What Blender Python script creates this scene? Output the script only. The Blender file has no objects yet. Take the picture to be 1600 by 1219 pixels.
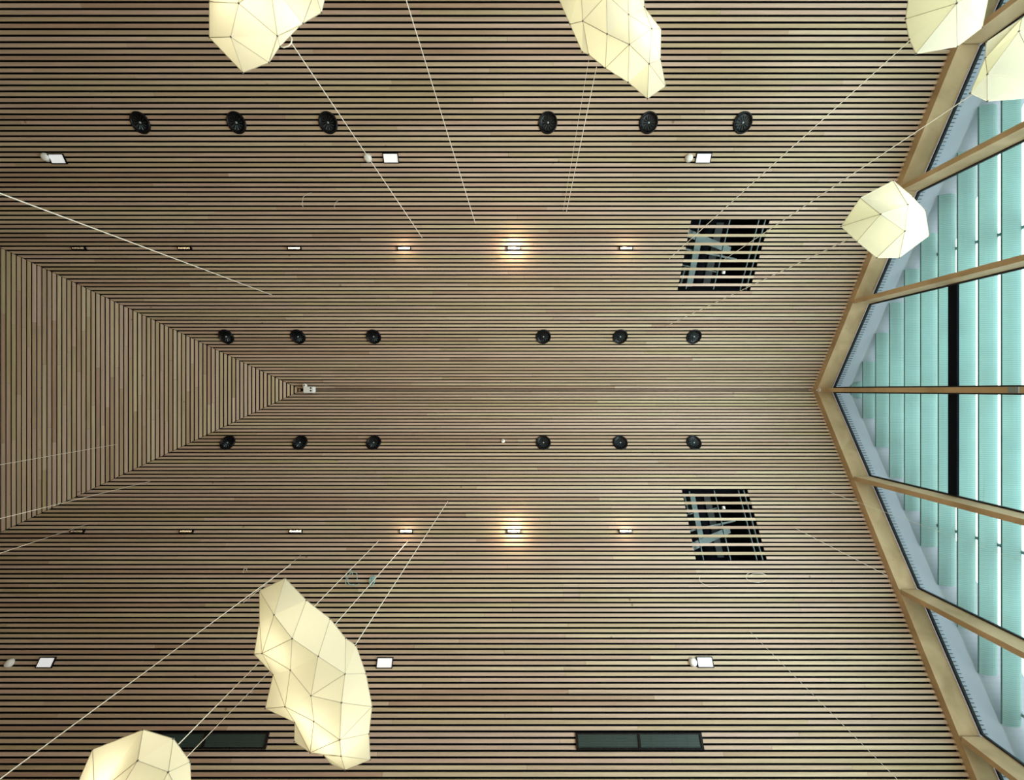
import bpy, bmesh, math, random
from mathutils import Vector, Matrix
random.seed(7)
C = bpy.context.scene.collection
SC = bpy.context.scene

# ------------------------------------------------------------------ measures
F = 577.0            # focal length in pixels of the 1600 x 1219 frame
K = 0.00086          # roof slope / F
S = K * F            # slope of the two long roof planes (rise / run)
ZR = 7.0             # ridge height above the camera
CZ = 1.3             # camera height above the floor
U = ZR / F           # metres per pixel at ridge height
XG = 470 * U         # gable plane
XH = -328 * U        # end of the ridge, where the hip plane starts
HR = 0.545           # plan ratio of the hip line
S2 = HR * S
XL = -9.0            # left wall
YE = 5.6             # eaves
PW = 4.67 * U        # run of one slat pitch on the long planes (in Y)
CT, ST = 1 / math.hypot(1, S), S / math.hypot(1, S)
W = PW / CT          # true pitch of the slats
PX = W / math.hypot(1, S2)
ORD = ['first', 'second', 'third', 'fourth', 'fifth', 'sixth']

# ------------------------------------------------------------------ camera, sky, lights, exposure
cam = bpy.data.cameras.new('camera'); co = bpy.data.objects.new('camera', cam); C.objects.link(co)
cam.sensor_fit = 'HORIZONTAL'; cam.sensor_width = 36; cam.lens = 36 * F / 1600
cam.clip_start = 0.05; cam.clip_end = 200
co.location = (0, 0, CZ); co.rotation_euler = (math.pi, 0, 0)
SC.camera = co
world = bpy.data.worlds.new('sky'); SC.world = world; world.use_nodes = True
nt = world.node_tree; nt.nodes.clear()
wo = nt.nodes.new('ShaderNodeOutputWorld'); wb = nt.nodes.new('ShaderNodeBackground')
wg = nt.nodes.new('ShaderNodeNewGeometry'); wx = nt.nodes.new('ShaderNodeSeparateXYZ'); wr = nt.nodes.new('ShaderNodeValToRGB')
tc = nt.nodes.new('ShaderNodeTexCoord')
nt.links.new(tc.outputs['Generated'], wx.inputs[0]); nt.links.new(wx.outputs['Z'], wr.inputs[0])
wr.color_ramp.elements[0].position = 0.0; wr.color_ramp.elements[0].color = (0.46, 0.47, 0.44, 1)
wr.color_ramp.elements[1].position = 1.0; wr.color_ramp.elements[1].color = (0.72, 0.86, 1.0, 1)
e = wr.color_ramp.elements.new(0.02); e.color = (0.95, 0.98, 1.0, 1)
nt.links.new(wr.outputs[0], wb.inputs[0]); nt.links.new(wb.outputs[0], wo.inputs[0])
wb.inputs[1].default_value = 3.4

def area(name, loc, rot, sx, sy, power, col):
    l = bpy.data.lights.new(name, 'AREA'); l.shape = 'RECTANGLE'; l.size = sx; l.size_y = sy
    l.energy = power; l.color = col
    o = bpy.data.objects.new(name, l); C.objects.link(o); o.location = loc; o.rotation_euler = rot
    return o
# daylight entering through the glazed foot of the gable; the other two are added fill lamps near the floor
area('gable_daylight', (XG + 0.27, 0.0, 2.1), (0, math.radians(90 + 28), 0), 3.4, 7.0, 770, (0.84, 0.94, 1.0))
area('side_fill', (-1.5, -YE + 1.2, 0.5), (math.radians(90 + 68), 0, 0), 11.0, 2.2, 88, (0.96, 1.0, 0.84))  # added upward fill for the ceiling; the side wall has no glazing
area('warm_side_fill', (-1.5, YE - 1.2, 0.5), (math.radians(-90 - 68), 0, 0), 11.0, 2.2, 52, (1.0, 0.66, 0.48))  # added warm fill from the floor, no such lamp in the room
SC.view_settings.view_transform = 'Standard'; SC.view_settings.look = 'None'
SC.view_settings.gamma = 1; SC.view_settings.use_curve_mapping = False
SC.view_settings.exposure = -0.06
cy = SC.cycles
cy.max_bounces = 6; cy.diffuse_bounces = 3; cy.glossy_bounces = 2; cy.transmission_bounces = 4; cy.transparent_max_bounces = 8
cy.sample_clamp_indirect = 6; cy.caustics_reflective = False; cy.caustics_refractive = False
cy.use_denoising = True

# ------------------------------------------------------------------ materials
def mat(name, col, rough=0.6, metal=0.0, spec=0.5, emit=None, es=0):
    m = bpy.data.materials.new(name); m.use_nodes = True
    b = m.node_tree.nodes['Principled BSDF']
    b.inputs['Base Color'].default_value = (*col, 1); b.inputs['Roughness'].default_value = rough
    b.inputs['Metallic'].default_value = metal; b.inputs['Specular IOR Level'].default_value = spec
    if emit: b.inputs['Emission Color'].default_value = (*emit, 1); b.inputs['Emission Strength'].default_value = es
    # a trace of procedural unevenness in the finish
    n = m.node_tree.nodes.new('ShaderNodeTexNoise'); n.inputs['Scale'].default_value = 35
    t = m.node_tree.nodes.new('ShaderNodeTexCoord'); m.node_tree.links.new(t.outputs['Object'], n.inputs['Vector'])
    r = m.node_tree.nodes.new('ShaderNodeMapRange'); r.inputs['To Min'].default_value = rough * 0.9; r.inputs['To Max'].default_value = min(1, rough * 1.1)
    m.node_tree.links.new(n.outputs['Fac'], r.inputs['Value']); m.node_tree.links.new(r.outputs[0], b.inputs['Roughness'])
    return m

def wood(name, cols, stretch, rough=0.55, knots=0.5, rnd=True, spec=0.3):
    m = bpy.data.materials.new(name); m.use_nodes = True
    N = m.node_tree.nodes; L = m.node_tree.links; b = N['Principled BSDF']
    tc = N.new('ShaderNodeTexCoord'); oi = N.new('ShaderNodeObjectInfo')
    off = N.new('ShaderNodeVectorMath'); off.operation = 'SCALE'
    cmb = N.new('ShaderNodeCombineXYZ'); 
    for i in range(3): L.new(oi.outputs['Random'], cmb.inputs[i])
    L.new(cmb.outputs[0], off.inputs[0]); off.inputs['Scale'].default_value = 37.0
    add = N.new('ShaderNodeVectorMath'); add.operation = 'ADD'
    L.new(tc.outputs['Object'], add.inputs[0]); L.new(off.outputs[0], add.inputs[1])
    mp = N.new('ShaderNodeMapping'); mp.inputs['Scale'].default_value = stretch
    L.new(add.outputs[0], mp.inputs['Vector'])
    n1 = N.new('ShaderNodeTexNoise'); n1.inputs['Scale'].default_value = 3.0; n1.inputs['Detail'].default_value = 5; n1.inputs['Distortion'].default_value = 0.6
    L.new(mp.outputs[0], n1.inputs['Vector'])
    ramp = N.new('ShaderNodeValToRGB'); cr = ramp.color_ramp
    while len(cr.elements) < len(cols): cr.elements.new(0.5)
    for i, c in enumerate(cols):
        cr.elements[i].position = (i + 0.5) / len(cols); cr.elements[i].color = (*c, 1)
    if rnd:
        wn = N.new('ShaderNodeTexWhiteNoise'); wn.noise_dimensions = '1D'; L.new(oi.outputs['Random'], wn.inputs['W'])
        L.new(wn.outputs['Value'], ramp.inputs[0])
    else:
        L.new(n1.outputs['Fac'], ramp.inputs[0])
    mr = N.new('ShaderNodeMapRange'); mr.inputs['From Min'].default_value = 0.3; mr.inputs['From Max'].default_value = 0.7
    mr.inputs['To Min'].default_value = 0.84; mr.inputs['To Max'].default_value = 1.1
    L.new(n1.outputs['Fac'], mr.inputs['Value'])
    # small dark knots
    v = N.new('ShaderNodeTexVoronoi'); v.inputs['Scale'].default_value = 2.2 if rnd else 6.5; L.new(add.outputs[0], v.inputs['Vector'])
    kr = N.new('ShaderNodeMapRange'); kr.inputs['From Min'].default_value = 0.02; kr.inputs['From Max'].default_value = 0.05
    kr.inputs['To Min'].default_value = 1 - knots; kr.inputs['To Max'].default_value = 1.0
    L.new(v.outputs['Distance'], kr.inputs['Value'])
    mu = N.new('ShaderNodeMath'); mu.operation = 'MULTIPLY'; L.new(mr.outputs[0], mu.inputs[0]); L.new(kr.outputs[0], mu.inputs[1])
    sc = N.new('ShaderNodeVectorMath'); sc.operation = 'SCALE'
    L.new(ramp.outputs[0], sc.inputs[0]); L.new(mu.outputs[0], sc.inputs['Scale'])
    L.new(sc.outputs[0], b.inputs['Base Color'])
    b.inputs['Roughness'].default_value = rough; b.inputs['Specular IOR Level'].default_value = spec
    return m

SLATC = [(0.48, 0.33, 0.235), (0.52, 0.42, 0.255), (0.58, 0.43, 0.345), (0.50, 0.39, 0.245), (0.63, 0.475, 0.37), (0.55, 0.39, 0.30), (0.62, 0.505, 0.345)]
M_slat = wood('larch_slat', SLATC, (0.35, 9, 9))
M_slat_hip = wood('larch_slat_hip', SLATC, (9, 0.35, 9))
M_beam = wood('glued_spruce', [(0.54, 0.38, 0.20), (0.63, 0.46, 0.27), (0.70, 0.54, 0.34)], (0.8, 0.8, 0.8), rnd=False, knots=0.65)
M_floor = wood('floor_boards', [(0.50, 0.38, 0.25), (0.56, 0.44, 0.30)], (0.6, 5, 1), rnd=False)
M_wall = mat('clay_plaster', (0.20, 0.15, 0.10), 0.9)
M_felt = mat('black_felt', (0.006, 0.006, 0.007), 1.0, spec=0.0)
M_void = mat('plenum_black', (0.010, 0.012, 0.018), 0.9, spec=0.1)
M_black = mat('black_enamel', (0.004, 0.0045, 0.006), 0.28, spec=0.22)
M_vane = mat('vane_metal', (0.045, 0.06, 0.07), 0.35, 0.3)
M_rail = mat('teal_rail', (0.12, 0.25, 0.24), 0.5)
M_gasket = mat('black_rubber', (0.008, 0.012, 0.018), 0.5)
M_grey = mat('galvanised_duct', (0.16, 0.22, 0.22), 0.5, 0.2)
M_steel = mat('steel_rod', (0.35, 0.42, 0.44), 0.4, 0.5)
M_white = mat('white_plastic', (0.90, 0.90, 0.88), 0.4)
M_cord = mat('white_cord', (0.86, 0.82, 0.72), 0.6)
M_bluecord = mat('teal_cord', (0.35, 0.62, 0.62), 0.6)
M_led = mat('opal_panel', (0.8, 0.8, 0.8), 0.5, emit=(0.92, 0.95, 1.0), es=0.5)
M_lamp = mat('warm_led_lens', (1, 0.9, 0.7), 0.5, emit=(1.0, 0.74, 0.42), es=60)
M_tealglass = mat('dark_grille', (0.016, 0.04, 0.036), 0.35)
M_grlouv = mat('grille_fin', (0.035, 0.07, 0.062), 0.45)
M_rod = mat('lantern_rod', (0.55, 0.50, 0.36), 0.6)
M_soffit = mat('soffit_panel', (0.56, 0.54, 0.66), 0.6)
M_tick = mat('soffit_batten', (0.12, 0.13, 0.16), 0.6)

def fabric():
    m = bpy.data.materials.new('lantern_fabric'); m.use_nodes = True
    N = m.node_tree.nodes; L = m.node_tree.links; N.clear()
    o = N.new('ShaderNodeOutputMaterial'); mx = N.new('ShaderNodeMixShader'); d = N.new('ShaderNodeBsdfDiffuse'); t = N.new('ShaderNodeBsdfTranslucent')
    tc = N.new('ShaderNodeTexCoord'); n = N.new('ShaderNodeTexNoise'); n.inputs['Scale'].default_value = 90; L.new(tc.outputs['Object'], n.inputs['Vector'])
    r = N.new('ShaderNodeValToRGB'); r.color_ramp.elements[0].color = (0.93, 0.90, 0.66, 1); r.color_ramp.elements[1].color = (0.97, 0.95, 0.74, 1)
    L.new(n.outputs['Fac'], r.inputs[0]); L.new(r.outputs[0], t.inputs['Color'])
    d.inputs['Color'].default_value = (0.62, 0.63, 0.60, 1)
    mx.inputs[0].default_value = 0.66
    L.new(d.outputs[0], mx.inputs[1]); L.new(t.outputs[0], mx.inputs[2]); L.new(mx.outputs[0], o.inputs['Surface'])
    return m
M_fabric = fabric()

def glass():
    m = bpy.data.materials.new('window_glass'); m.use_nodes = True
    N = m.node_tree.nodes; L = m.node_tree.links; N.clear()
    o = N.new('ShaderNodeOutputMaterial'); mx = N.new('ShaderNodeMixShader'); t = N.new('ShaderNodeBsdfTransparent'); g = N.new('ShaderNodeBsdfGlossy')
    fr = N.new('ShaderNodeFresnel'); fr.inputs['IOR'].default_value = 1.5
    t.inputs['Color'].default_value = (0.90, 0.985, 0.965, 1); g.inputs['Roughness'].default_value = 0.02
    ge = N.new('ShaderNodeNewGeometry'); iv = N.new('ShaderNodeMath'); iv.operation = 'SUBTRACT'; iv.inputs[0].default_value = 1; L.new(ge.outputs['Backfacing'], iv.inputs[1])
    mu = N.new('ShaderNodeMath'); mu.operation = 'MULTIPLY'; L.new(iv.outputs[0], mu.inputs[0]); L.new(fr.outputs[0], mu.inputs[1])
    L.new(mu.outputs[0], mx.inputs[0]); L.new(t.outputs[0], mx.inputs[1]); L.new(g.outputs[0], mx.inputs[2]); L.new(mx.outputs[0], o.inputs['Surface'])
    return m
M_glass = glass()

def blade_mat():
    m = bpy.data.materials.new('frosted_louver'); m.use_nodes = True
    N = m.node_tree.nodes; L = m.node_tree.links; N.clear()
    o = N.new('ShaderNodeOutputMaterial'); mx = N.new('ShaderNodeMixShader'); d = N.new('ShaderNodeBsdfDiffuse'); t = N.new('ShaderNodeBsdfTranslucent')
    tc = N.new('ShaderNodeTexCoord'); w = N.new('ShaderNodeTexWave'); w.bands_direction = 'Y'; w.inputs['Scale'].default_value = 11.5; w.inputs['Distortion'].default_value = 0.15
    L.new(tc.outputs['Object'], w.inputs['Vector'])
    n = N.new('ShaderNodeTexNoise'); n.inputs['Scale'].default_value = 2.0; L.new(tc.outputs['Object'], n.inputs['Vector'])
    r = N.new('ShaderNodeValToRGB'); r.color_ramp.elements[0].color = (0.55, 0.77, 0.75, 1); r.color_ramp.elements[1].color = (0.80, 0.93, 0.92, 1)
    r.color_ramp.elements[0].position = 0.0; r.color_ramp.elements[1].position = 0.25
    L.new(w.outputs['Fac'], r.inputs[0])
    mr = N.new('ShaderNodeMapRange'); mr.inputs['To Min'].default_value = 0.88; mr.inputs['To Max'].default_value = 1.12; L.new(n.outputs['Fac'], mr.inputs['Value'])
    sc = N.new('ShaderNodeVectorMath'); sc.operation = 'SCALE'; L.new(r.outputs[0], sc.inputs[0]); L.new(mr.outputs[0], sc.inputs['Scale'])
    L.new(sc.outputs[0], t.inputs['Color']); L.new(sc.outputs[0], d.inputs['Color'])
    mx.inputs[0].default_value = 0.6
    L.new(d.outputs[0], mx.inputs[1]); L.new(t.outputs[0], mx.inputs[2]); L.new(mx.outputs[0], o.inputs['Surface'])
    return m
M_blade = blade_mat()

# ------------------------------------------------------------------ helpers
def mesh(name, verts, faces, m=None, smooth=False):
    me = bpy.data.meshes.new(name); me.from_pydata([tuple(v) for v in verts], [], faces); me.update()
    if m: me.materials.append(m)
    if smooth:
        for p in me.polygons: p.use_smooth = True
    return me
def obj(name, me, parent=None, **kw):
    o = bpy.data.objects.new(name, me); C.objects.link(o)
    if parent: o.parent = parent
    for k, v in kw.items(): o[k] = v
    return o
def empty(name, label, cat, group=None, M=None, kind=None):
    o = bpy.data.objects.new(name, None); C.objects.link(o); o.empty_display_size = 0.1
    if label: o['label'] = label
    if cat: o['category'] = cat
    if group: o['group'] = group
    if kind: o['kind'] = kind
    if M is not None: o.matrix_world = M
    return o
class G:
    """collects simple solids into one mesh"""
    def __init__(s): s.v = []; s.f = []
    def add(s, vs, fs):
        n = len(s.v); s.v += [Vector(v) for v in vs]; s.f += [tuple(i + n for i in f) for f in fs]; return s
    def box(s, a, b):
        (x0, y0, z0), (x1, y1, z1) = a, b
        return s.add([(x0,y0,z0),(x1,y0,z0),(x1,y1,z0),(x0,y1,z0),(x0,y0,z1),(x1,y0,z1),(x1,y1,z1),(x0,y1,z1)],
                     [(0,3,2,1),(4,5,6,7),(0,1,5,4),(1,2,6,5),(2,3,7,6),(3,0,4,7)])
    def prism(s, poly, off):
        """poly: planar 3D points; off: extrusion vector"""
        n = len(poly); off = Vector(off)
        vs = [Vector(p) for p in poly] + [Vector(p) + off for p in poly]
        fs = [tuple(range(n - 1, -1, -1)), tuple(range(n, 2 * n))] + [(i, (i + 1) % n, (i + 1) % n + n, i + n) for i in range(n)]
        return s.add(vs, fs)
    def tube(s, pts, r, n=6):
        pts = [Vector(p) for p in pts]; rings = []
        rs = r if isinstance(r, (list, tuple)) else [r] * len(pts)
        for i, p in enumerate(pts):
            t = (pts[min(i + 1, len(pts) - 1)] - pts[max(i - 1, 0)]).normalized()
            a = t.orthogonal().normalized() if i == 0 else (a - t * a.dot(t)).normalized()
            b = t.cross(a)
            rings.append([p + (a * math.cos(2 * math.pi * k / n) + b * math.sin(2 * math.pi * k / n)) * rs[i] for k in range(n)])
        vs = [v for ring in rings for v in ring]; fs = []
        for i in range(len(pts) - 1):
            for k in range(n): fs.append((i * n + k, i * n + (k + 1) % n, (i + 1) * n + (k + 1) % n, (i + 1) * n + k))
        fs.append(tuple(range(n - 1, -1, -1))); fs.append(tuple((len(pts) - 1) * n + k for k in range(n)))
        return s.add(vs, fs)
    def lathe(s, prof, n=32):
        vs = []; fs = []
        for r, z in prof:
            for k in range(n): vs.append((r * math.cos(2 * math.pi * k / n), r * math.sin(2 * math.pi * k / n), z))
        for i in range(len(prof) - 1):
            for k in range(n): fs.append((i * n + k, i * n + (k + 1) % n, (i + 1) * n + (k + 1) % n, (i + 1) * n + k))
        return s.add(vs, fs)
    def ball(s, c, r, n=6):
        c = Vector(c); vs = [c + Vector((0, 0, r))]; fs = []
        for i in range(1, 4):
            for k in range(n):
                a = math.pi * i / 4; b = 2 * math.pi * k / n
                vs.append(c + Vector((math.sin(a) * math.cos(b), math.sin(a) * math.sin(b), math.cos(a))) * r)
        vs.append(c - Vector((0, 0, r)))
        for k in range(n):
            fs.append((0, 1 + k, 1 + (k + 1) % n)); fs.append((len(vs) - 1, 1 + 2 * n + (k + 1) % n, 1 + 2 * n + k))
            for i in range(2): fs.append((1 + i * n + k, 1 + (i + 1) * n + k, 1 + (i + 1) * n + (k + 1) % n, 1 + i * n + (k + 1) % n))
        return s.add(vs, fs)
    def mesh(s, name, m, smooth=False): return mesh(name, s.v, s.f, m, smooth)
    def obj(s, name, m, parent=None, smooth=False, **kw): return obj(name, s.mesh(name, m, smooth), parent, **kw)

def zroof(Y): return ZR - S * abs(Y)                 # camera-relative height
def zhip(X): return ZR - S2 * (XH - X)
def ray(px, py, Z):                                   # a pixel at camera-relative height Z
    return Vector(((px - 800) / F * Z, (py - 609.5) / F * Z, Z + CZ))
def roof_pt(px, py):
    Z = ZR / (1 + K * abs(py - 609.5))
    p = ray(px, py, Z)
    if p.x < XH and abs(p.y) < (XH - p.x) * HR:       # on the hip plane
        Z0 = ZR - S2 * XH
        Z = Z0 / (1 - S2 * (px - 800) / F); p = ray(px, py, Z)
    return p
def normal(side): return Vector((0, -ST * side, -CT))  # into the room
def frame(px, py, lift=0.0):
    side = 1 if py > 609.5 else -1
    ez = normal(side); ex = Vector((1, 0, 0)); ey = ez.cross(ex)
    M = Matrix((ex, ey, ez)).transposed().to_4x4(); M.translation = roof_pt(px, py) + ez * lift
    return M

# ------------------------------------------------------------------ ceiling: slats on black backing
TH = 0.012; GAP = 0.38 * W
def yp(n): return (1.55 + 4.67 * n) * U               # gap centre after slat n, in Y
HOLES = {-1: (228 * U, 328 * U), 1: (234 * U, 324.5 * U)}
HR0, HR1 = 30, 46                                     # slat rows cut (every other one) over the openings
gy = GAP * CT / 2
def xl(Y):                                            # left end of the long planes at Y
    return max(XL, XH - abs(Y) / HR)

def board(plane_z, poly, N, m, name, parent, **kw):
    """poly: (X,Y) corners on the visible face; N inward normal; body rises behind it"""
    vis = [Vector((x, y, plane_z(x, y) + CZ)) for x, y in poly]
    return G().prism(vis, -N * TH).obj(name, m, parent, **kw)

for side, nm, lab in ((-1, 'ceiling', None), (1, 'ceiling', None)):
    N = normal(side)
    h0, h1 = HOLES[side]
    ya, yb = yp(HR0 - 1), yp(HR1)
    ya2, yb2 = ya - gy, yb + gy
    bk = G()
    def bquad(pts):
        vs = [Vector((x, side * y, zroof(y) + CZ)) - N * (TH + 0.02) for x, y in pts]
        bk.prism(vs, -N * 0.03)
    yhL = (XH - XL) * HR
    bquad([(XL, yhL), (XH, 0), (h0, 0), (h0, YE), (XL, YE)])
    bquad([(h0, 0), (h1, 0), (h1, ya), (h0, ya)])
    bquad([(h0, yb), (h1, yb), (h1, YE), (h0, YE)])
    bquad([(h1, 0), (XG, 0), (XG, YE), (h1, YE)])
    root = bk.obj('ceiling', M_felt, kind='structure')
    pz = lambda x, y: zroof(y)
    nrow = 0; extra = G()
    n = 0
    while yp(n) < YE - 0.02:
        y0 = yp(n) + gy; y1 = yp(n + 1) - gy
        n += 1
        row = n
        # butt joints
        xs = []; x = XL + random.uniform(0.3, 4.5)
        while x < XG - 0.7:
            if x > xl(y1) + 0.5: xs.append(x)
            x += random.uniform(3.6, 6.2)
        if side == 1 and 52 <= row <= 55: xs += [63 * U, 82 * U]
        if side == -1 and 3 <= row <= 6: xs += [-292 * U, -272 * U]
        segs = []
        cut = HR0 <= row <= HR1
        cuts = sorted(xs)
        if cut: cuts = sorted([c for c in cuts if c < h0 - 0.3 or c > h1 + 0.3] + [h0, h1])
        pts = [None] + cuts + [XG]
        for a, b in zip(pts[:-1], pts[1:]):
            if cut and (row - HR0) % 2 == 0 and a == h0: continue
            j = 0.0012
            a0 = xl(y0) + 0.004 if a is None else a + j; a1 = xl(y1) + 0.004 if a is None else a + j
            bb = b - j if b < XG else b
            if min(a0, a1) >= bb: continue
            segs.append([(a0, side * y0), (a1, side * y1), (bb, side * y1), (bb, side * y0)])
        for poly in segs:
            if row <= 88:
                board(pz, poly, N, M_slat, 'slat', root); nrow += 1
            else:
                extra.prism([Vector((x, y, zroof(y) + CZ)) for x, y in poly], -N * TH)
    extra.obj('outer_slats', M_slat, root, kind='stuff')
    print('slats', side, nrow)
    # the shallow plenum over the opening: a dark box with ducts and hangers
    M = Matrix((Vector((1, 0, 0)), Vector((0, side * CT, -ST)), -N)).transposed().to_4x4()   # x, outward along slope, up
    o0 = Vector((0, side * ya, zroof(ya) + CZ))
    M.translation = o0 - N * (TH + 0.02)
    LY = (yb - ya) / CT; D = 0.75; t = 0.02
    pl = empty('plenum_opening', 'dark service opening with every other slat left out, %s the ridge near the glazed gable' % ('above' if side < 0 else 'below'), 'ceiling opening', 'service openings in the slatted ceiling', M)
    G().box((h0 - 0.02, -0.02, D), (h1 + 0.02, LY + 0.02, D + t)).obj('back_panel', M_void, pl)
    for a, b in (((h0 - t, -t, 0), (h0, LY + t, D)), ((h1, -t, 0), (h1 + t, LY + t, D)), ((h0, -t, 0), (h1, 0, D)), ((h0, LY, 0), (h1, LY + t, D))):
        G().box(a, b).obj('side_panel', M_void, pl)
    wd = h1 - h0
    for fx, zz, wr_ in ((0.16, 0.10, 0.014), (0.53, 0.06, 0.012), (0.90, 0.05, 0.012), (0.97, 0.03, 0.016)):
        G().box((h0 + fx * wd, 0, zz), (h0 + fx * wd + wr_, LY, zz + 0.03)).obj('hanger_rail', M_grey, pl)
    G().box((h0 + 0.20 * wd, 0.02, 0.22), (h0 + 0.29 * wd, LY - 0.3, 0.36)).obj('duct', M_grey, pl)
    G().box((h0 + 0.52 * wd, 0.0, 0.42), (h0 + 0.62 * wd, LY * 0.95, 0.5)).obj('duct', mat('dark_duct', (0.035, 0.045, 0.045), 0.6), pl)
    yy = LY * 0.80
    G().prism([(h0 + 0.02, yy + 0.10, 0.2), (h0 + 0.02, yy - 0.02, 0.2), (h0 + 0.70 * wd, yy - 0.30, 0.2), (h0 + 0.70 * wd, yy - 0.20, 0.2)], (0, 0, 0.1)).obj('cross_duct', M_grey, pl)
    G().tube([(h0 + 0.03, LY * 0.60, 0.15), (h0 + 0.8 * wd, LY * 0.44, 0.18)], 0.016).obj('sprinkler_pipe', M_steel, pl)
    G().tube([(h0 + 0.05, LY * 0.36, 0.2), (h0 + 0.6 * wd, LY * 0.24, 0.25)], 0.009).obj('conduit', M_steel, pl)
    G().tube([(h0 + 0.11 * wd, 0.03, 0.2), (h0 + 0.13 * wd, LY * 0.35, 0.2)], 0.02).obj('cable_bundle', M_grey, pl)
    G().box((h0 + 0.60 * wd, LY * 0.24, 0.05), (h0 + 0.635 * wd, LY * 0.24 + 0.045, 0.09)).obj('small_white_light', M_white, pl, label='small white light')  # plain white box standing in for a small light

# ridge board
rb = G(); w0 = yp(0) - gy
rb.add([(XH + 0.05, -w0, zroof(w0) + CZ), (XG, -w0, zroof(w0) + CZ), (XG, 0, ZR + CZ), (XH + 0.05, 0, ZR + CZ), (XH + 0.05, w0, zroof(w0) + CZ), (XG, w0, zroof(w0) + CZ),
        (XH + 0.05, -w0, ZR + CZ + 0.02), (XG, -w0, ZR + CZ + 0.02), (XH + 0.05, w0, ZR + CZ + 0.02), (XG, w0, ZR + CZ + 0.02)],
       [(0, 1, 2, 3), (3, 2, 5, 4), (6, 8, 9, 7), (0, 6, 7, 1), (4, 5, 9, 8), (0, 3, 4, 8, 6), (1, 7, 9, 5, 2)])
rbo = rb.obj('trim_1', M_slat, kind='structure')

rc = G()
rc.prism([(XH - 0.3, -0.35, ZR + CZ + 0.0), (XH - 0.3, 0, ZR + CZ + 0.17), (XH - 0.3, 0.35, ZR + CZ + 0.0), (XH - 0.3, 0.35, ZR + CZ + 0.10), (XH - 0.3, 0, ZR + CZ + 0.27), (XH - 0.3, -0.35, ZR + CZ + 0.10)], (XG + 0.2 - XH + 0.3, 0, 0)).obj('ridge_sky_block', M_felt, rbo)  # unseen cover added to keep sky from leaking in at the ridge
for sd in (-1, 1):
    A = Vector((XH + 0.2, 0, ZR + CZ + 0.06)); yy = (XH - XL) * HR; B = Vector((XL, sd * yy, zhip(XL) + CZ + 0.06))
    w_ = (B - A).cross(Vector((0, 0, 1))).normalized() * 0.3
    G().prism([A - w_, B - w_, B, A], (0, 0, 0.02)).obj('hip_sky_block', M_felt, rbo).location.z = 0  # unseen strip added to stop sky leaking along the hip
    G().prism([A, B, B + w_, A + w_], (0, 0, 0.02)).obj('hip_sky_block', M_felt, rbo)  # other half of the added strip against sky leaks

# hip plane
N2 = Vector((S2, 0, -1)).normalized()
yhL = (XH - XL) * HR
vs = [Vector((XH, 0, ZR + CZ)) - N2 * (TH + 0.02), Vector((XL, -yhL, zhip(XL) + CZ)) - N2 * (TH + 0.02), Vector((XL, yhL, zhip(XL) + CZ)) - N2 * (TH + 0.02)]
hip = G().prism(vs, -N2 * 0.03).obj('ceiling', M_felt, kind='structure')
gx = GAP * CT / 2; n = 0; cnt = 0
x = XH - 0.01
while x - PX > XL:
    xa, xb = x - gx, x - PX + gx
    x -= PX
    za = lambda X: (XH - X) * HR - 0.006
    w1 = za(xb); w0_ = max(za(xa), 0.002)
    js = []
    y = -w1 + random.uniform(0.4, 2.2)
    while y < w1 - 0.3:
        if abs(y) < w0_ - 0.05: js.append(y)
        y += random.uniform(1.4, 3.0)
    pts = [None] + js + ['e']
    for a, b in zip(pts[:-1], pts[1:]):
        a0, a1 = (-w0_, -w1) if a is None else (a + .0012, a + .0012)
        b0, b1 = (w0_, w1) if b == 'e' else (b - .0012, b - .0012)
        board(lambda X, Y: zhip(X), [(xa, a0), (xa, b0), (xb, b1), (xb, a1)], N2, M_slat_hip, 'slat', hip); cnt += 1
print('hip slats', cnt)

# ------------------------------------------------------------------ walls and floor (out of frame, for the room's light)
zE = zroof(YE) + CZ
G().box((XL - 0.2, -YE - 0.2, -0.1), (XG + 0.35, YE + 0.2, 0)).obj('floor', M_floor, kind='structure')
G().box((XL - 0.2, -YE - 0.2, 0), (XG + 0.3, -YE, zE + 0.12)).obj('wall_north', M_wall, kind='structure')
G().box((XL - 0.2, YE, 0), (XG + 0.3, YE + 0.2, zE + 0.12)).obj('wall_south', M_wall, kind='structure')
zl = zroof(yhL) + CZ
G().prism([(XL, -YE, 0), (XL, YE, 0), (XL, YE, zE + 0.05), (XL, yhL, zl + 0.05), (XL, -yhL, zl + 0.05), (XL, -YE, zE + 0.05)], (-0.2, 0, 0)).obj('wall_west', M_wall, kind='structure')

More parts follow.
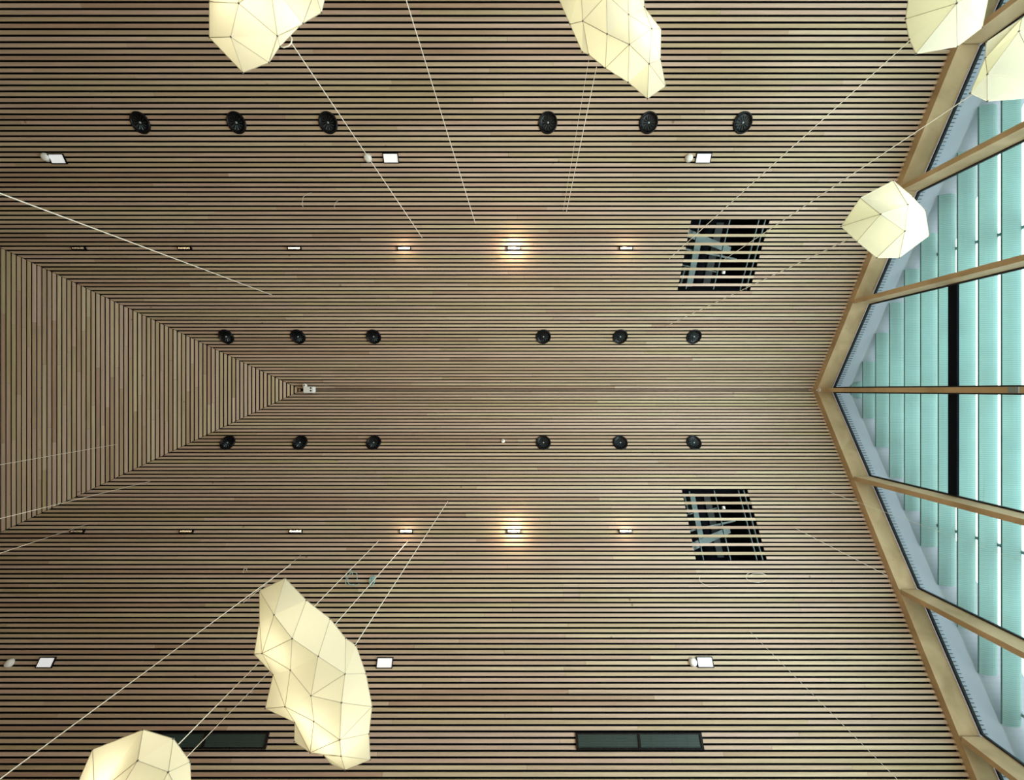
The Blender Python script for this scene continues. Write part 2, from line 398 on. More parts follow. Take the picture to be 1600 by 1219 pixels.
# ------------------------------------------------------------------ glazed gable: rake beams, posts, glass, transom, louvers
BH = 0.0142 * ZR; BD = 0.047 * XG; X1 = XG + BD
cols = [0.0, 0.2588, 0.5190, 0.777]
CW = 0.0125 * XG
names = {0.0: 'centre'}
for side in (-1, 1):
    ys = [0.0] + [c * XG for c in cols[1:]] + [YE]
    for i in range(4):
        ya, yb = ys[i] + (CW / 2 if i == 0 else 0.0), ys[i + 1]
        if i == 0: ya = 0.0
        z0, z1 = zroof(ya) + CZ, zroof(yb) + CZ
        p = [(XG, side * (ya + 0.001), z0 - BH), (XG, side * (yb - 0.001), z1 - BH), (XG, side * (yb - 0.001), z1 + 0.10), (XG, side * (ya + 0.001), z0 + 0.10)]
        b = G().prism(p, (BD, 0, 0)).obj('rake_beam', M_beam)
        wh = 'upper' if side < 0 else 'lower'
        b['label'] = 'pale spruce rafter edging the %s slope at the glass, %s length out from the ridge' % (wh, ORD[i]); b['category'] = 'beam'; b['group'] = 'rafters along the glazed gable'
    for i, c in enumerate(cols):
        if i == 0 and side == 1: continue
        y = side * c * XG; zt = zroof(abs(c * XG)) + CZ - BH - 0.002
        zt2 = zroof(abs(c * XG) + CW / 2) + CZ - BH - 0.004
        g = G().box((XG - 0.004, y - CW / 2, 0), (X1, y + CW / 2, zt2))
        col = g.obj('glazing_post', M_beam)
        col['category'] = 'post'; col['group'] = 'timber posts of the glazed gable'
        col['label'] = 'slim spruce post on the ridge line, in the middle of the glazing' if i == 0 else 'slim spruce post in the %s half of the glazing, %s one out from the middle' % ('upper' if side < 0 else 'lower', ORD[i - 1])
k = 0
XP = X1 + 0.03
ZT = F * XP / 692.0                                   # transom height above the camera
for side in (-1, 1):
    ys = [c * XG for c in cols] + [YE]
    for i in range(4):
        k += 1
        ya, yb = ys[i] + CW / 2, ys[i + 1] - CW / 2
        za, zb = zroof(ya) + CZ - BH - 0.01, zroof(yb) + CZ - BH - 0.01
        P = lambda X, y, z: (X, side * y, z)
        win = G().prism([P(XP, ya, 0.05), P(XP, yb, 0.05), P(XP, yb, zb), P(XP, ya, za)], (0.012, 0, 0)).obj('window_%d' % k, M_glass, kind='structure')
        gk = 0.022
        G().prism([P(XP - 0.03, ya, za), P(XP - 0.03, yb, zb), P(XP - 0.03, yb, zb - 0.03), P(XP - 0.03, ya, za - 0.03)], (0.028, 0, 0)).obj('gasket', M_gasket, win)
        G().prism([P(XP - 0.03, ya, 0.05), P(XP - 0.03, ya + gk, 0.05), P(XP - 0.03, ya + gk, za - 0.035), P(XP - 0.03, ya, za - 0.03)], (0.028, 0, 0)).obj('gasket', M_gasket, win)
        G().prism([P(XP - 0.03, yb, 0.05), P(XP - 0.03, yb - gk, 0.05), P(XP - 0.03, yb - gk, zb - 0.02), P(XP - 0.03, yb, zb - 0.03)], (0.028, 0, 0)).obj('gasket', M_gasket, win)
        if i == 0:
            G().box((XP - 0.035, min(side * (ya + gk), side * (yb - gk)), ZT + CZ - 0.05), (XP - 0.002, max(side * (ya + gk), side * (yb - gk)), ZT + CZ + 0.05)).obj('transom', mat('navy_steel', (0.002, 0.005, 0.012), 0.5, spec=0.1), win)
# connector plates on the middle post
p = G().box((XG - 0.016, -0.030, 0), (XG - 0.004, 0.030, 0.045)).obj('steel_plate', M_white)
p.location.z = CZ + F * XG / 481 - 0.02; p['label'] = 'small white sensor box at the top of the middle post, under the ridge'; p['category'] = 'sensor'
p = G().box((XG - 0.018, -0.034, 0), (XG - 0.004, 0.034, 0.09)).obj('steel_plate', mat('grey_box', (0.30, 0.36, 0.36), 0.5))
p.location.z = CZ + F * XG / 785 - 0.045; p['label'] = 'grey box on the middle glazing post, at the right edge'; p['category'] = 'sensor'

# exterior soffit and louver screen
XB = 6.38
for side in (-1, 1):
    n_ = Vector((0, -ST * side, -CT)); A = Vector((X1 + 0.06, side * 0.02, ZR + CZ - 0.03)); B = Vector((X1 + 0.06, side * YE, zroof(YE) + CZ - 0.03))
    so = G().prism([A, B, B + Vector((0.95, 0, 0)), A + Vector((0.95, 0, 0))], -n_ * 0.06).obj('trim_%d' % (2 if side < 0 else 3), M_soffit, kind='structure')
    A = A + Vector((0.05, 0, 0)); bt = G(); L = (B - A).length; d = (B - A).normalized(); q = 0.03
    while q < L - 0.05:
        p0 = A + d * q + n_ * 0.001; bt.prism([p0, p0 + d * 0.008, p0 + d * 0.008 + Vector((0.09, 0, 0)), p0 + Vector((0.09, 0, 0))], n_ * 0.012); q += 0.045
    bt.obj('batten_strip', M_tick, so, kind='stuff')
scr = empty('louver_screen', 'frosted teal glass louvers stacked outside the glazed gable', 'louvers', None, Matrix.Translation((XB, 0, 1.5)))
BP = 0.0000645 * F * XB
for i in range(20):
    Z = F * XB / 531.0 - i * BP
    if Z + CZ < 1.6: break
    ym = max(0.15, min(YE + 0.3, (ZR - Z - 0.10) / S + 0.10))
    sec = []
    for q in range(7):                                # curved cross-section, outer edge higher
        t_ = q / 6; xx = -0.02 + 0.262 * t_; zz = -0.050 * math.sin(math.pi * t_)
        sec.append((xx, zz))
    th = 0.008
    poly = [(0 + a, -ym, Z + CZ - 1.5 + b) for a, b in sec] + [(0 + a, -ym, Z + CZ - 1.5 + b + th) for a, b in reversed(sec)]
    nn = len(poly)
    vs = [Vector(p_) for p_ in poly] + [Vector((p_[0], ym, p_[2])) for p_ in poly]
    fs = [tuple(range(nn)), tuple(range(2 * nn - 1, nn - 1, -1))] + [(j, j + nn, (j + 1) % nn + nn, (j + 1) % nn) for j in range(nn)]
    bl = obj('louver_blade', mesh('louver_blade', vs, fs, M_blade), scr)
    G().box((-0.021, -ym, Z + CZ - 1.5 - 0.003), (-0.015, ym, Z + CZ - 1.5 + 0.010)).obj('edge_rail', M_rail, bl)
for yv in (-4.2, -2.1, 0.0, 2.1, 4.2):
    G().box((0.20, yv - 0.02, -1.5), (0.24, yv + 0.02, zroof(yv) + CZ - 1.5 - 0.05)).obj('louver_bracket', M_steel, scr)

# ------------------------------------------------------------------ ceiling fittings
def copy_tree(o, M, label):
    c = o.copy(); C.objects.link(c); c.matrix_world = M; c['label'] = label
    for ch in list(o.children):
        d = ch.copy(); C.objects.link(d); d.parent = c; d.matrix_parent_inverse = Matrix.Identity(4)
    return c

# round swirl diffusers
R = 0.133
def make_diffuser(M, label):
    r = empty('round_diffuser', label, 'air diffuser', 'black round air diffusers', M)
    G().lathe([(R * .80, -0.004), (R * .97, -0.004), (R, 0.004), (R * .985, 0.014), (R * .93, 0.022), (R * .86, 0.020), (R * .80, 0.008), (R * .80, -0.004)], 40).obj('rim', M_black, r, True)
    G().lathe([(R * .82, 0.010), (R * .76, 0.002), (R * .55, -0.002), (R * .3, -0.001), (0.001, 0.0)], 32).obj('bowl', M_black, r, True)
    v = G()
    for q in range(12):
        a = 2 * math.pi * q / 12; ca, sa = math.cos(a), math.sin(a)
        t = Vector((ca, sa, 0)); u = Vector((-sa, ca, 0)); z = Vector((0, 0, 1))
        v.add([t * R * .2 + u * .002 + z * .004, t * R * .62 + u * .009 + z * .004, t * R * .62 - u * .001 + z * .016, t * R * .2 - u * .002 + z * .010,
               t * R * .2 + u * .004 + z * .004, t * R * .62 + u * .011 + z * .004, t * R * .62 + u * .001 + z * .016, t * R * .2 + z * .010],
              [(0, 1, 2, 3), (7, 6, 5, 4), (0, 4, 5, 1), (1, 5, 6, 2), (2, 6, 7, 3), (3, 7, 4, 0)])
    v.obj('vane_ring', M_vane, r)
    G().lathe([(0.014, 0.002), (0.014, 0.014), (0.010, 0.018), (0.001, 0.019)], 12).obj('hub', M_steel, r, True)
    return r
rows = ((192, [220, 370, 513, 856, 1013, 1160], 'outer row above the ridge'), (526, [354, 466, 584, 849, 969, 1084], 'row just above the ridge'), (692, [356, 469, 584, 849, 969, 1084], 'row just below the ridge'))
proto = None
for y, xs, rn in rows:
    for i, x_ in enumerate(xs):
        lab = 'black round swirl air diffuser, %s from the left in the %s' % (ORD[i], rn)
        M = frame(x_, y, 0.003)
        if proto is None: proto = make_diffuser(M, lab)
        else: copy_tree(proto, M, lab)

# recessed linear spotlights, eight deep cells each
def make_linear(M, label):
    r = empty('linear_spotlight', label, 'ceiling light', 'linear spotlights in the slatted ceiling', M)
    g = G(); n = 8; cw = 0.0235; L = n * cw; hw = 0.0135; d = 0.028; t = 0.009
    g.box((-L / 2 - .010, -hw - .010, -0.006), (L / 2 + .010, hw + .010, 0.002))
    g.box((-L / 2 - .010, -hw - .010, 0.002), (L / 2 + .010, -hw, d)); g.box((-L / 2 - .010, hw, 0.002), (L / 2 + .010, hw + .010, d))
    g.box((-L / 2 - .010, -hw, 0.002), (-L / 2, hw, d)); g.box((L / 2, -hw, 0.002), (L / 2 + .010, hw, d))
    g.obj('housing', M_black, r)
    bf = G()
    for q in range(0, n + 1): bf.box((-L / 2 + q * cw - t / 2, -hw, 0.002), (-L / 2 + q * cw + t / 2, hw, d))
    bf.obj('baffle', M_black, r)
    ln = G()
    for q in range(n): ln.box((-L / 2 + q * cw + .005, -hw + .002, 0.003), (-L / 2 + (q + 1) * cw - .005, hw - .002, 0.006))
    ln.obj('lens', M_lamp, r)
    return r
pl = None
for y, xs, wh in ((387.5, [125, 290, 461, 632, 803, 978], 'above'), (830.5, [123, 293, 463, 635, 803, 977], 'below')):
    for i, x_ in enumerate(xs):
        lab = 'small linear spotlight in black frame, %s from the left in the row %s the ridge' % (ORD[i], wh)
        M = frame(x_, y, 0.008)
        if pl is None: pl = make_linear(M, lab)
        else: copy_tree(pl, M, lab)
        l = bpy.data.lights.new('spot_beam', 'SPOT'); l.energy = 80; l.color = (1.0, 0.80, 0.58); l.spot_size = math.radians(75); l.spot_blend = 0.6; l.shadow_soft_size = 0.03
        o = bpy.data.objects.new('spot_beam', l); C.objects.link(o); o.location = M.translation + Vector((0, 0, -0.06))
        l = bpy.data.lights.new('bloom_fill', 'POINT'); l.energy = (0.02, 0.02, 0.05, 1.6, 9.0, 1.6)[i]; l.color = (1.0, 0.72, 0.48); l.shadow_soft_size = 0.02  # added point lamp; its glow on the slats imitates lens bloom
        o = bpy.data.objects.new('bloom_fill', l); C.objects.link(o); o.location = M @ Vector((0, 0, 0.12))

# flat square downlights and the white detectors beside them
def make_down(M, label):
    r = empty('panel_downlight', label, 'downlight', 'framed panel downlights', M)
    a, b = 0.112, 0.064; t = 0.011
    g = G()
    g.box((-a, -b, -0.008), (a, b, 0.002))
    g.box((-a, -b, 0.002), (a, -b + t, 0.010)); g.box((-a, b - t, 0.002), (a, b, 0.010)); g.box((-a, -b + t, 0.002), (-a + t, b - t, 0.010)); g.box((a - t, -b + t, 0.002), (a, b - t, 0.010))
    g.obj('frame', M_black, r)
    G().box((-a + t, -b + t, 0.002), (a - t, b - t, 0.005)).obj('diffuser', M_led, r)
    return r
pr = None
for x_, y, lab in ((91, 248.5, 'left of the three above the ridge'), (611, 247.5, 'middle of the three above the ridge'), (1098.5, 247.5, 'right of the three above the ridge'),
                   (73, 1035, 'left of the three near the bottom'), (601.5, 1035.5, 'middle of the three near the bottom, right of the long lantern'), (1101, 1034.5, 'right of the three near the bottom')):
    M = frame(x_, y, 0.009); lab = 'black-framed white panel downlight, ' + lab
    if pr is None: pr = make_down(M, lab)
    else: copy_tree(pr, M, lab)
def make_det(M, label):
    r = empty('smoke_detector', label, 'smoke detector', 'white round detectors', M)
    G().lathe([(0.050, 0), (0.056, 0.004), (0.056, 0.016), (0.052, 0.020)], 24).obj('base', M_white, r, True)
    G().lathe([(0.050, 0.018), (0.049, 0.030), (0.040, 0.042), (0.022, 0.048), (0.001, 0.049)], 24).obj('dome', M_white, r, True)
    return r
pd = None
for x_, y, lab in ((73, 246, 'left of the three above the ridge'), (575, 247, 'middle of the three above the ridge, under a cord'), (1076, 247, 'right of the three above the ridge'),
                   (17, 1036, 'at the left edge near the bottom'), (1082, 1034.5, 'near the bottom, beside the right downlight')):
    M = frame(x_, y, 0.002); lab = 'white round smoke detector, ' + lab
    if pd is None: pd = make_det(M, lab)
    else: copy_tree(pd, M, lab)
r = empty('motion_sensor', 'tiny white round sensor just below the ridge, between the diffuser groups', 'sensor', None, frame(786, 689.5, 0.002))
G().lathe([(0.030, 0), (0.036, 0.006), (0.034, 0.02), (0.022, 0.032), (0.001, 0.036)], 20).obj('dome', M_white, r, True)
G().lathe([(0.010, 0.034), (0.008, 0.038), (0.001, 0.039)], 12).obj('lens', M_steel, r, True)

# linear ventilation grilles
def make_grille(M, label):
    r = empty('ventilation_grille', label, 'grille', 'long black grilles near the bottom', M)
    a, b, t = 0.815, 0.083, 0.016
    g = G(); g.box((-a, -b, -0.01), (a, -b + t, 0.014)); g.box((-a, b - t, -0.01), (a, b, 0.014)); g.box((-a, -b + t, -0.01), (-a + 0.03, b - t, 0.014)); g.box((a - 0.03, -b + t, -0.01), (a, b - t, 0.014)); g.box((-0.014, -b + t, -0.01), (0.014, b - t, 0.014))
    g.obj('frame', M_black, r)
    G().box((-a + .01, -b + .01, -0.012), (a - .01, b - .01, -0.004)).obj('back_plate', M_tealglass, r)
    for x0, x1 in ((-a + 0.03, -0.014), (0.014, a - 0.03)):
        f = G()
        for q in range(9):
            y = -b + t + (2 * b - 2 * t) * (q + 0.5) / 9
            f.box((x0, y - 0.0035, -0.004), (x1, y + 0.0035, 0.002))
        f.obj('fin_set', M_grlouv, r)
        for q in range(1, 5):
            xx = x0 + (x1 - x0) * q / 5
            G().box((xx - 0.002, -b + t, 0.002), (xx + 0.002, b - t, 0.005)).obj('cross_bar', M_grlouv, r)
    return r
gr = make_grille(frame(998.5, 1157.5, 0.006), 'long black ventilation grille in two bays, right of the long lantern')
copy_tree(gr, frame(320, 1157, 0.006), 'long black ventilation grille partly behind the bottom left lantern')

# white projector-like device at the end of the ridge
M = Matrix.Translation(Vector((-311 * U, -1.2 * U, ZR + CZ - 0.03))) 
r = empty('ridge_camera', 'white surveillance camera with two dark eyes at the left end of the ridge', 'camera', None, M)
bm = bmesh.new(); bmesh.ops.create_cube(bm, size=1); bmesh.ops.scale(bm, vec=(0.20, 0.115, 0.08), verts=bm.verts); bmesh.ops.translate(bm, vec=(0.0, 0.010, -0.09), verts=bm.verts)
bmesh.ops.bevel(bm, geom=bm.edges[:], offset=0.012, segments=2, affect='EDGES')
me = bpy.data.meshes.new('body'); bm.to_mesh(me); bm.free(); me.materials.append(M_white); obj('body', me, r)
G().box((-0.04, -0.02, -0.055), (0.04, 0.04, 0.02)).obj('bracket', M_white, r)
for yy in (-0.022, 0.028):
    G().lathe([(0.015, 0.004), (0.015, -0.004), (0.001, -0.005)], 14).obj('lens', M_black, r).location = (0.045, yy, -0.130)
g = G().lathe([(0.030, 0.03), (0.036, 0.0), (0.030, -0.022), (0.015, -0.028), (0.013, -0.024), (0.001, -0.020)], 18).obj('swivel_head', M_white, r, True); g.location = (-0.085, -0.070, -0.09)
G().lathe([(0.013, 0), (0.001, -0.006)], 12).obj('lens', M_black, r).location = (-0.085, -0.070, -0.118)

# ------------------------------------------------------------------ faceted fabric lanterns
def lantern(label, V, faces, outline, Z, B, power, light_px, extra_back=0.75):
    """V: name -> (px, py) or (px, py, dz); faces: lists of names; outline: silhouette ring of names"""
    op = [Vector(V[n_][:2]) for n_ in outline]
    cen = sum(op, Vector((0, 0))) / len(op)
    rad = sum((p_ - cen).length for p_ in op) / len(op)
    def d_out(p_):
        best = 1e9
        for i in range(len(op)):
            a, b = op[i], op[(i + 1) % len(op)]; ab = b - a
            t = max(0, min(1, (p_ - a).dot(ab) / max(ab.length_squared, 1e-6)))
            best = min(best, (a + ab * t - p_).length)
        return best
    P = {}
    for n_, v in V.items():
        p_ = Vector(v[:2]); dz = v[2] if len(v) > 2 else 0
        if n_ in outline: z = Z
        else: z = Z - B * min(1, d_out(p_) / (rad * 0.75)) ** 0.6
        P[n_] = ray(v[0], v[1], z + dz)
    base = ray(cen.x, cen.y, Z)
    root = empty('fabric_lantern', label, 'lantern', 'faceted fabric lanterns hanging under the ceiling', Matrix.Translation(base))
    edges = set(); 
    for f in faces:
        vs = [P[n_] - base for n_ in f]; c = sum(vs, Vector()) / len(vs)
        if len(f) == 3: fs = [(0, 1, 2)]
        else:
            a = (vs[0] - vs[2]).length; b = (vs[1] - vs[3]).length
            fs = [(0, 1, 2), (0, 2, 3)] if a < b else [(0, 1, 3), (1, 2, 3)]
        obj('fabric_panel', mesh('fabric_panel', vs, fs, M_fabric), root)
        for i in range(len(f)): edges.add(tuple(sorted((f[i], f[(i + 1) % len(f)]))))
    # back: ring narrowing to a smaller cap
    n = len(outline); ring = [P[o_] - base for o_ in outline]
    bc = ray(cen.x, cen.y, Z + B * 1.2) - base
    r2 = [ray(cen.x + (p_.x - cen.x) * extra_back, cen.y + (p_.y - cen.y) * extra_back, Z + B) - base for p_ in op]
    for i in range(n):
        j = (i + 1) % n
        obj('back_panel', mesh('back_panel', [ring[i], ring[j], r2[j], r2[i]], [(0, 1, 2), (0, 2, 3)], M_fabric), root)
        edges.add(tuple(sorted((outline[i], outline[j]))))
    obj('top_panel', mesh('top_panel', r2 + [bc], [(i, (i + 1) % n, n) for i in range(n)], M_fabric), root)
    g = G()
    for a, b in edges: g.tube([P[a] - base, P[b] - base], 0.0026, 5)
    g.obj('seam_frame', M_rod, root)
    g = G()
    for n_ in P: g.ball(P[n_] - base, 0.0075, 5)
    g.obj('corner_joints', mat('joint_dark', (0.10, 0.09, 0.07), 0.5), root, kind='stuff')
    for (lx, ly) in light_px:
        l = bpy.data.lights.new('lantern_bulb', 'POINT'); l.energy = 0.30 * power / len(light_px); l.color = (1.0, 0.93, 0.78); l.shadow_soft_size = 0.10
        o = bpy.data.objects.new('lantern_bulb', l); C.objects.link(o); o.location = ray(lx, ly, Z + B * 0.25)
    return P

# the long one
V = dict(a=(405.5, 923), b=(445.5, 903.8), c=(428.2, 961), d=(478.6, 938.2), e=(515.8, 967.2), f=(456.5, 998.2), g=(409.6, 1021), h=(397.2, 1022.3), i=(405.5, 972.7), j=(497.2, 1025.8),
         k=(539.9, 997.5), l=(555.8, 1008.5), m=(539.2, 1053.3), n=(571.6, 1052.7), o=(453.7, 1047.1), p=(426.9, 1054.1), q=(414.5, 1107.2), r=(445.5, 1104.4), s=(486.1, 1087.2), t=(533.7, 1098.2),
         u=(581.3, 1104.4), v=(490.3, 1127.2), w=(460.6, 1128.6), x=(460, 1158.9), y=(484.8, 1176.1), z=(530.9, 1156.1), A1=(576.4, 1146.5), A2=(578.5, 1187.2), A3=(533, 1181.6), A4=(539.2, 1203), A5=(516.5, 1193.4), A6=(506.1, 1180.3))
fc = ['abc', 'bdfc', 'dejf', 'acgi', 'igh', 'cfg', 'fog', 'fjso', 'ekmj', 'klnm', 'jms', 'stm', 'mnut', 'ghp', 'gorp', 'prq', 'osvr', 'stzv', 'tuz', 'qrw', 'rvyw', 'wyx', 'vzy']
fc = [list(s_) for s_ in fc] + [['u', 'A1', 'z'], ['y', 'z', 'A3'], ['z', 'A1', 'A2', 'A3'], ['y', 'A3', 'A6'], ['A6', 'A3', 'A4', 'A5'], ['A3', 'A2', 'A4']]
PF = lantern('long curved faceted cream fabric lantern hanging left of centre near the bottom', V, fc,
             ['a', 'b', 'd', 'e', 'k', 'l', 'n', 'u', 'A1', 'A2', 'A4', 'A5', 'A6', 'y', 'x', 'w', 'q', 'p', 'h', 'i'], 3.25, 0.28, 26, [(462, 990), (500, 1085), (528, 1130)], 0.8)
V = dict(a1=(327.1, 2.6), a2=(327.1, 58.4), a3=(373, 5.2), a4=(360.5, 57.7), a5=(379.6, 113.5), a6=(420.3, 97.8), a7=(433.4, 56.4), a8=(437.3, 72.2), a9=(466.8, 42), a10=(473.4, 36.7), a11=(502.3, 19.7),
         t1=(334, -60), t2=(378, -70), t3=(421, -30), t4=(462, -85), t5=(492, -14), t6=(512, -22), t7=(505, -70), t8=(420, -120))
fc = ['a1 a3 a4 a2', 'a2 a4 a5', 'a3 a7 a6 a4', 'a4 a6 a5', 'a3 t3 a7', 't3 a10 a7', 't3 t5 a10', 'a10 t5 a11', 't5 t6 a11', 'a7 a10 a9', 'a7 a9 a8', 'a7 a8 a6', 'a1 t1 t2 a3', 'a3 t2 t3', 't3 t2 t4', 't3 t4 t5', 't5 t4 t7 t6', 't1 t8 t2', 't2 t8 t4', 't4 t8 t7']
PA = lantern('faceted cream fabric lantern cut by the top edge, left of centre', V, [s_.split() for s_ in fc], ['a1', 'a2', 'a5', 'a6', 'a8', 'a9', 'a10', 'a11', 't6', 't7', 't8', 't1'], 3.0, 0.27, 26, [(425, 20)])
V = dict(b2=(890.8, 38), b3=(910.5, 32.8), b4=(909.9, 81.4), b5=(919.7, 85.3), b6=(948.6, 53.2), b7=(946, 106.3), b8=(983.4, 69.6), b9=(982, 23), b10=(1018.2, 45.3), b11=(1032.6, 45.3), b12=(1006.3, 11.2),
         b14=(1014.2, 99.8), b15=(1031.9, 93.2), b16=(1039.8, 134.5), b17=(1011.6, 154.2), b18=(981.4, 128.6), T1=(948, -8), T2=(907, -32), T3=(980, -34), T5=(1007, -30), T6=(856, -40), T7=(945, -95), T8=(880, -80))
fc = ['T6 T2 b3 b2', 'T2 T1 b3', 'T1 b6 b3', 'T1 b9 b8 b6', 'b3 b6 b7 b5', 'b2 b3 b5 b4', 'b6 b8 b7', 'b7 b8 b18', 'b8 b14 b17 b18', 'b8 b9 b10', 'b8 b10 b14', 'b10 b15 b14', 'b10 b11 b15', 'b14 b15 b16', 'b14 b16 b17',
      'b9 T3 b12 b10', 'T1 T3 b9', 'b12 b11 b10', 'T3 T5 b12', 'T2 T7 T1', 'T1 T7 T3', 'T3 T7 T5', 'T6 T8 T2', 'T2 T8 T7']
PB = lantern('long faceted cream fabric lantern hanging from the top edge, right of centre', V, [s_.split() for s_ in fc], ['T6', 'b2', 'b4', 'b5', 'b7', 'b18', 'b17', 'b16', 'b15', 'b11', 'b12', 'T5', 'T7', 'T8'], 3.2, 0.26, 20, [(955, 10), (990, 80)], 0.8)
V = dict(c2=(1415, 29.5), c3=(1420.8, 61.7), c4=(1431.3, 84), c5=(1495.7, 72.8), c6=(1495, 5.2), c7=(1534.4, 43.3), K1=(1424, -35), K2=(1490, -62), K3=(1550, -30))
fc = ['c2 c6 c4 c3', 'c4 c6 c5', 'c6 K3 c7 c5', 'c2 K1 K2 c6', 'c6 K2 K3']
PC = lantern('faceted cream fabric lantern at the top right, against the rafter', V, [s_.split() for s_ in fc], ['K1', 'c2', 'c3', 'c4', 'c5', 'c7', 'K3', 'K2'], 3.1, 0.24, 8, [(1490, 12)])
V = dict(d1=(1541, 66), d2=(1539.6, 90.6), d3=(1542.9, 116.2), d4=(1516, 145.7), d5=(1542.9, 158.2), d7=(1592.1, 49.2), d8=(1597, 28), X=(1626, 123), E1=(1630, 8), E2=(1665, 60), E3=(1660, 122), E4=(1625, 152))
fc = ['d1 d8 d2', 'd2 d8 d7 d3', 'd2 d3 d5 d4', 'd3 X E4 d5', 'd3 d7 X', 'd7 d8 E1 E2', 'd7 E2 X', 'X E2 E3', 'X E3 E4']
PD = lantern('faceted cream fabric lantern cut by the right edge, near the top corner', V, [s_.split() for s_ in fc], ['d1', 'd2', 'd4', 'd5', 'E4', 'E3', 'E2', 'E1', 'd8'], 3.1, 0.2, 5, [(1600, 95)])
V = dict(e1=(1395.7, 282.4), e2=(1344, 309.4), e3=(1314.2, 353.9), e4=(1338.9, 377.5), e5=(1370, 402.8), e6=(1405, 402.8), e7=(1451.4, 368.5), e8=(1445.2, 329.1), e9=(1418.2, 320.1), e10=(1376, 334.7), e11=(1413.7, 361.2), e12=(1426, 308))
fc = ['e1 e9 e10 e2', 'e2 e10 e3', 'e3 e10 e4', 'e4 e10 e11 e5', 'e11 e6 e5', 'e11 e7 e6', 'e9 e8 e7 e11', 'e9 e11 e10', 'e1 e12 e9', 'e12 e8 e9']
PE = lantern('round faceted cream fabric lantern glowing in front of the rafter on the right', V, [s_.split() for s_ in fc], ['e1', 'e2', 'e3', 'e4', 'e5', 'e6', 'e7', 'e8', 'e12'], 3.5, 0.26, 8, [(1397, 345)])
V = dict(g1=(124.4, 1217), g2=(144.8, 1171.2), g3=(223.5, 1140.3), g4=(270.8, 1154.8), g5=(297, 1190.9), g6=(215, 1188.9), g7=(262.9, 1206.6), L2=(148, 1243), L3=(184, 1240), L4=(242, 1245), L5=(280, 1242),
         M1=(118, 1245), M2=(135, 1280), M3=(200, 1300), M4=(265, 1285), M5=(299, 1243))
fc = ['g1 g2 L2 M1', 'g2 g3 g6 L2', 'g3 g4 g7 g6', 'g4 g5 g7', 'g5 M5 L5 g7', 'L2 g6 L3', 'g6 g7 L4 L3', 'g7 L5 L4', 'M1 L2 M2', 'L2 L3 M3 M2', 'L3 L4 M4 M3', 'L4 L5 M5 M4']
PG = lantern('faceted cream fabric lantern cut by the bottom edge, at the left', V, [s_.split() for s_ in fc], ['g1', 'g2', 'g3', 'g4', 'g5', 'M5', 'M4', 'M3', 'M2', 'M1'], 2.9, 0.24, 20, [(212, 1215)])

# ------------------------------------------------------------------ cords
A_, B_ = ray(437.3, 72.2, 3.0), ray(466.8, 42, 3.0)
rt = [o for o in C.objects if o.get('label', '').startswith('faceted cream fabric lantern cut by the top edge')][0]
o = G().tube([ray(437.3 + dx, 72.2 + dy, 3.02) - rt.location for dx, dy in ((0, 0), (6, 2), (13, 0), (18, -5), (19, -12), (15, -18))], 0.005).obj('hanging_loop', M_cord, rt)
def cord(label, x0, y0, Z0, x1, y1, r=0.0042, sag=0.0, m=None):
    A = ray(x0, y0, Z0); B = roof_pt(x1, y1)
    B = B + (A - B).normalized() * 0.01
    pts = [A.lerp(B, t / 8) - Vector((0, 0, sag * math.sin(math.pi * t / 8))) for t in range(9)]
    base = B.copy()
    o = G().tube([p_ - base for p_ in pts], r, 6).obj('suspension_cord', m or M_cord); o.location = base
    o['label'] = label; o['category'] = 'cord'; o['group'] = 'thin cords between lanterns and ceiling'
cord('white cord from the top left lantern down towards the middle ceiling', 456, 68, 3.2, 660, 372)
cord('white cord from the top edge, midway between the two top lanterns', 630, -15, 3.2, 743, 350)
cord('white cord below the top right-of-centre lantern', 932, 105, 3.3, 885, 332, 0.0036)
cord('faint cord just left of the one below the top right-of-centre lantern', 920, 93, 3.4, 880, 330, 0.0016)
cord('white cord from the top right lantern down to the upper service opening', 1422, 63, 3.3, 1045, 405)
cord('white cord from the right edge lantern across the rafter to the upper opening', 1520, 147, 3.2, 1128, 408)
cord('white cord from the round right lantern past the corner of the upper opening', 1326, 374, 3.6, 1040, 510)
cord('thick white cord crossing the upper left from the left edge', -30, 291, 2.8, 425, 461, 0.0055)
cord('white cord from the bottom left corner to the tip of the long lantern', -20, 1232, 2.7, 455, 882, 0.0046)
cord('white cord with knots from the bottom left lantern behind the long lantern', 279, 1163, 3.0, 592, 845, 0.0042)
cord('lower white cord from the bottom left lantern to the long lantern', 292, 1183, 3.0, 440, 1030, 0.003)
cord('thin cord above the long lantern, passing the teal tassel', 520, 980, 3.5, 638, 845, 0.0038)
cord('white cord from the shoulder of the long lantern up right', 555, 1008, 3.4, 700, 783)
cord('long thin cord in the lower right running to the bottom edge', 1412, 1228, 3.4, 1170, 985, 0.0022)
cord('thin cord ending at the lower rafter on the right', 1387, 900, 5.0, 1242, 825, 0.0022)
cord('faint cord across the lower glazing from the right edge', 1610, 882, 4.6, 1285, 765, 0.0022)
cord('faint cord across the hip slats at the left edge, upper one', -10, 728, 4.0, 185, 694, 0.0026)
cord('faint cord across the hip slats at the left edge, lower one', -10, 813, 3.8, 235, 752, 0.003)
cord('faint cord below the hip corner at the left edge', -10, 868, 3.8, 140, 818, 0.0026)
cord('short cord just above the tip of the long lantern', 380, 942, 3.8, 470, 868, 0.0018)

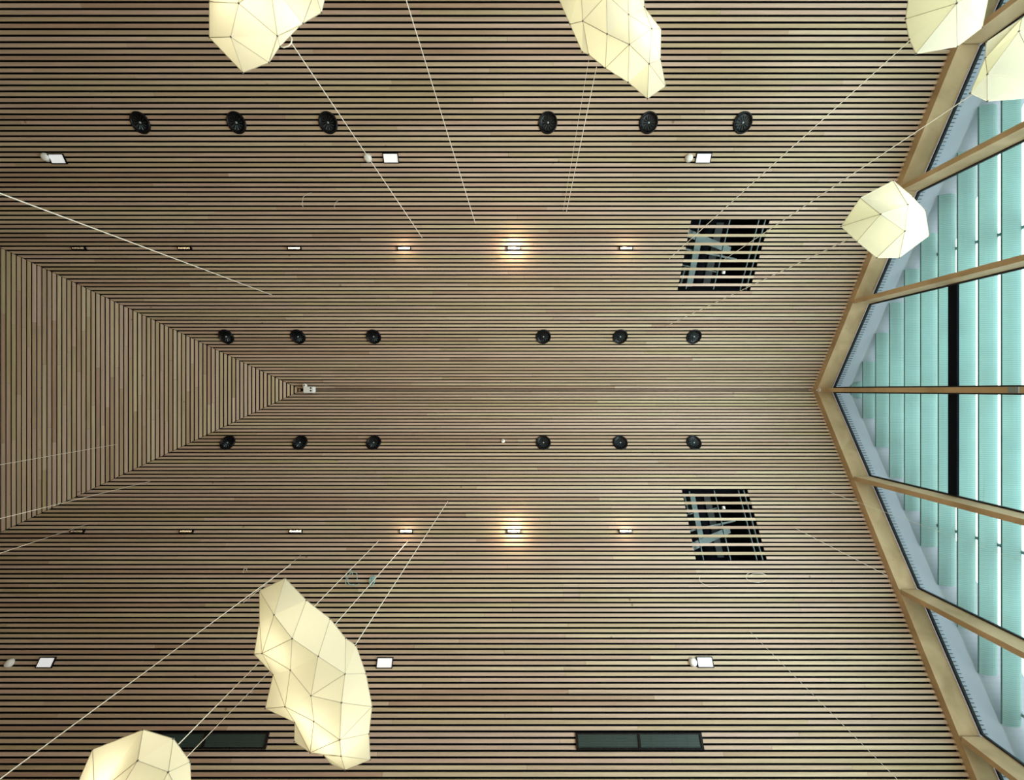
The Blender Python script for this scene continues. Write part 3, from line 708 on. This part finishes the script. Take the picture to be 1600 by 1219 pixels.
def coil(name, label, x, y, loops, m, r=0.0022):
    c = roof_pt(x, y); M = frame(x, y, 0.03); o = None
    g = G()
    for (cx, cy_, rx, ry, a0, a1) in loops:
        pts = [(cx + rx * math.cos(math.radians(a0 + (a1 - a0) * t / 16)), cy_ + ry * math.sin(math.radians(a0 + (a1 - a0) * t / 16)), 0.012 * math.sin(t)) for t in range(17)]
        g.tube(pts, r, 5)
    o = g.obj(name, m); o.matrix_world = M; o['label'] = label; o['category'] = 'cord'
    return o
# frame(): local y runs outward-or-inward along the slope; loops are symmetric enough for either side
coil('coiled_cord', 'loop of pale teal cord hanging above the long lantern', 550, 904, [(0.02, 0, 0.075, 0.085, -30, 300), (-0.05, 0.02, 0.03, 0.10, 60, 260), (0.06, -0.07, 0.07, 0.02, 180, 360), (-0.04, 0.05, 0.05, 0.05, 0, 200)], M_bluecord, 0.0035)
coil('cord_tassel', 'bunched teal cord tassel above the long lantern', 583, 908, [(0, 0, 0.03, 0.07, 0, 360), (0.015, 0.01, 0.02, 0.06, 0, 360), (-0.02, 0.01, 0.025, 0.05, 0, 360), (0.0, -0.02, 0.04, 0.05, 0, 300), (0.02, 0.03, 0.012, 0.05, 0, 360)], M_bluecord, 0.0042)
coil('coiled_cord', 'small pale cord loop at the lower service opening', 1180, 902, [(0, 0, 0.16, 0.07, 20, 330), (0.04, 0.02, 0.12, 0.03, 0, 200)], M_cord, 0.0018)
coil('coiled_cord', 'short pale cord end below the lower service opening', 1110, 905, [(0, 0, 0.18, 0.10, 150, 300)], M_cord, 0.0018)
coil('coiled_cord', 'short pale cord end upper left of the lit spotlights', 482, 318, [(0.10, -0.02, 0.18, 0.16, 90, 190)], M_cord, 0.0025)
coil('coiled_cord', 'tiny pale cord hook right of the other one, upper left', 532, 322, [(0.06, -0.03, 0.14, 0.12, 100, 180)], M_cord, 0.002)
coil('coiled_cord', 'tiny pale cord end left of the tip of the long lantern', 385, 892, [(0, 0, 0.03, 0.03, 0, 250)], M_cord, 0.003)
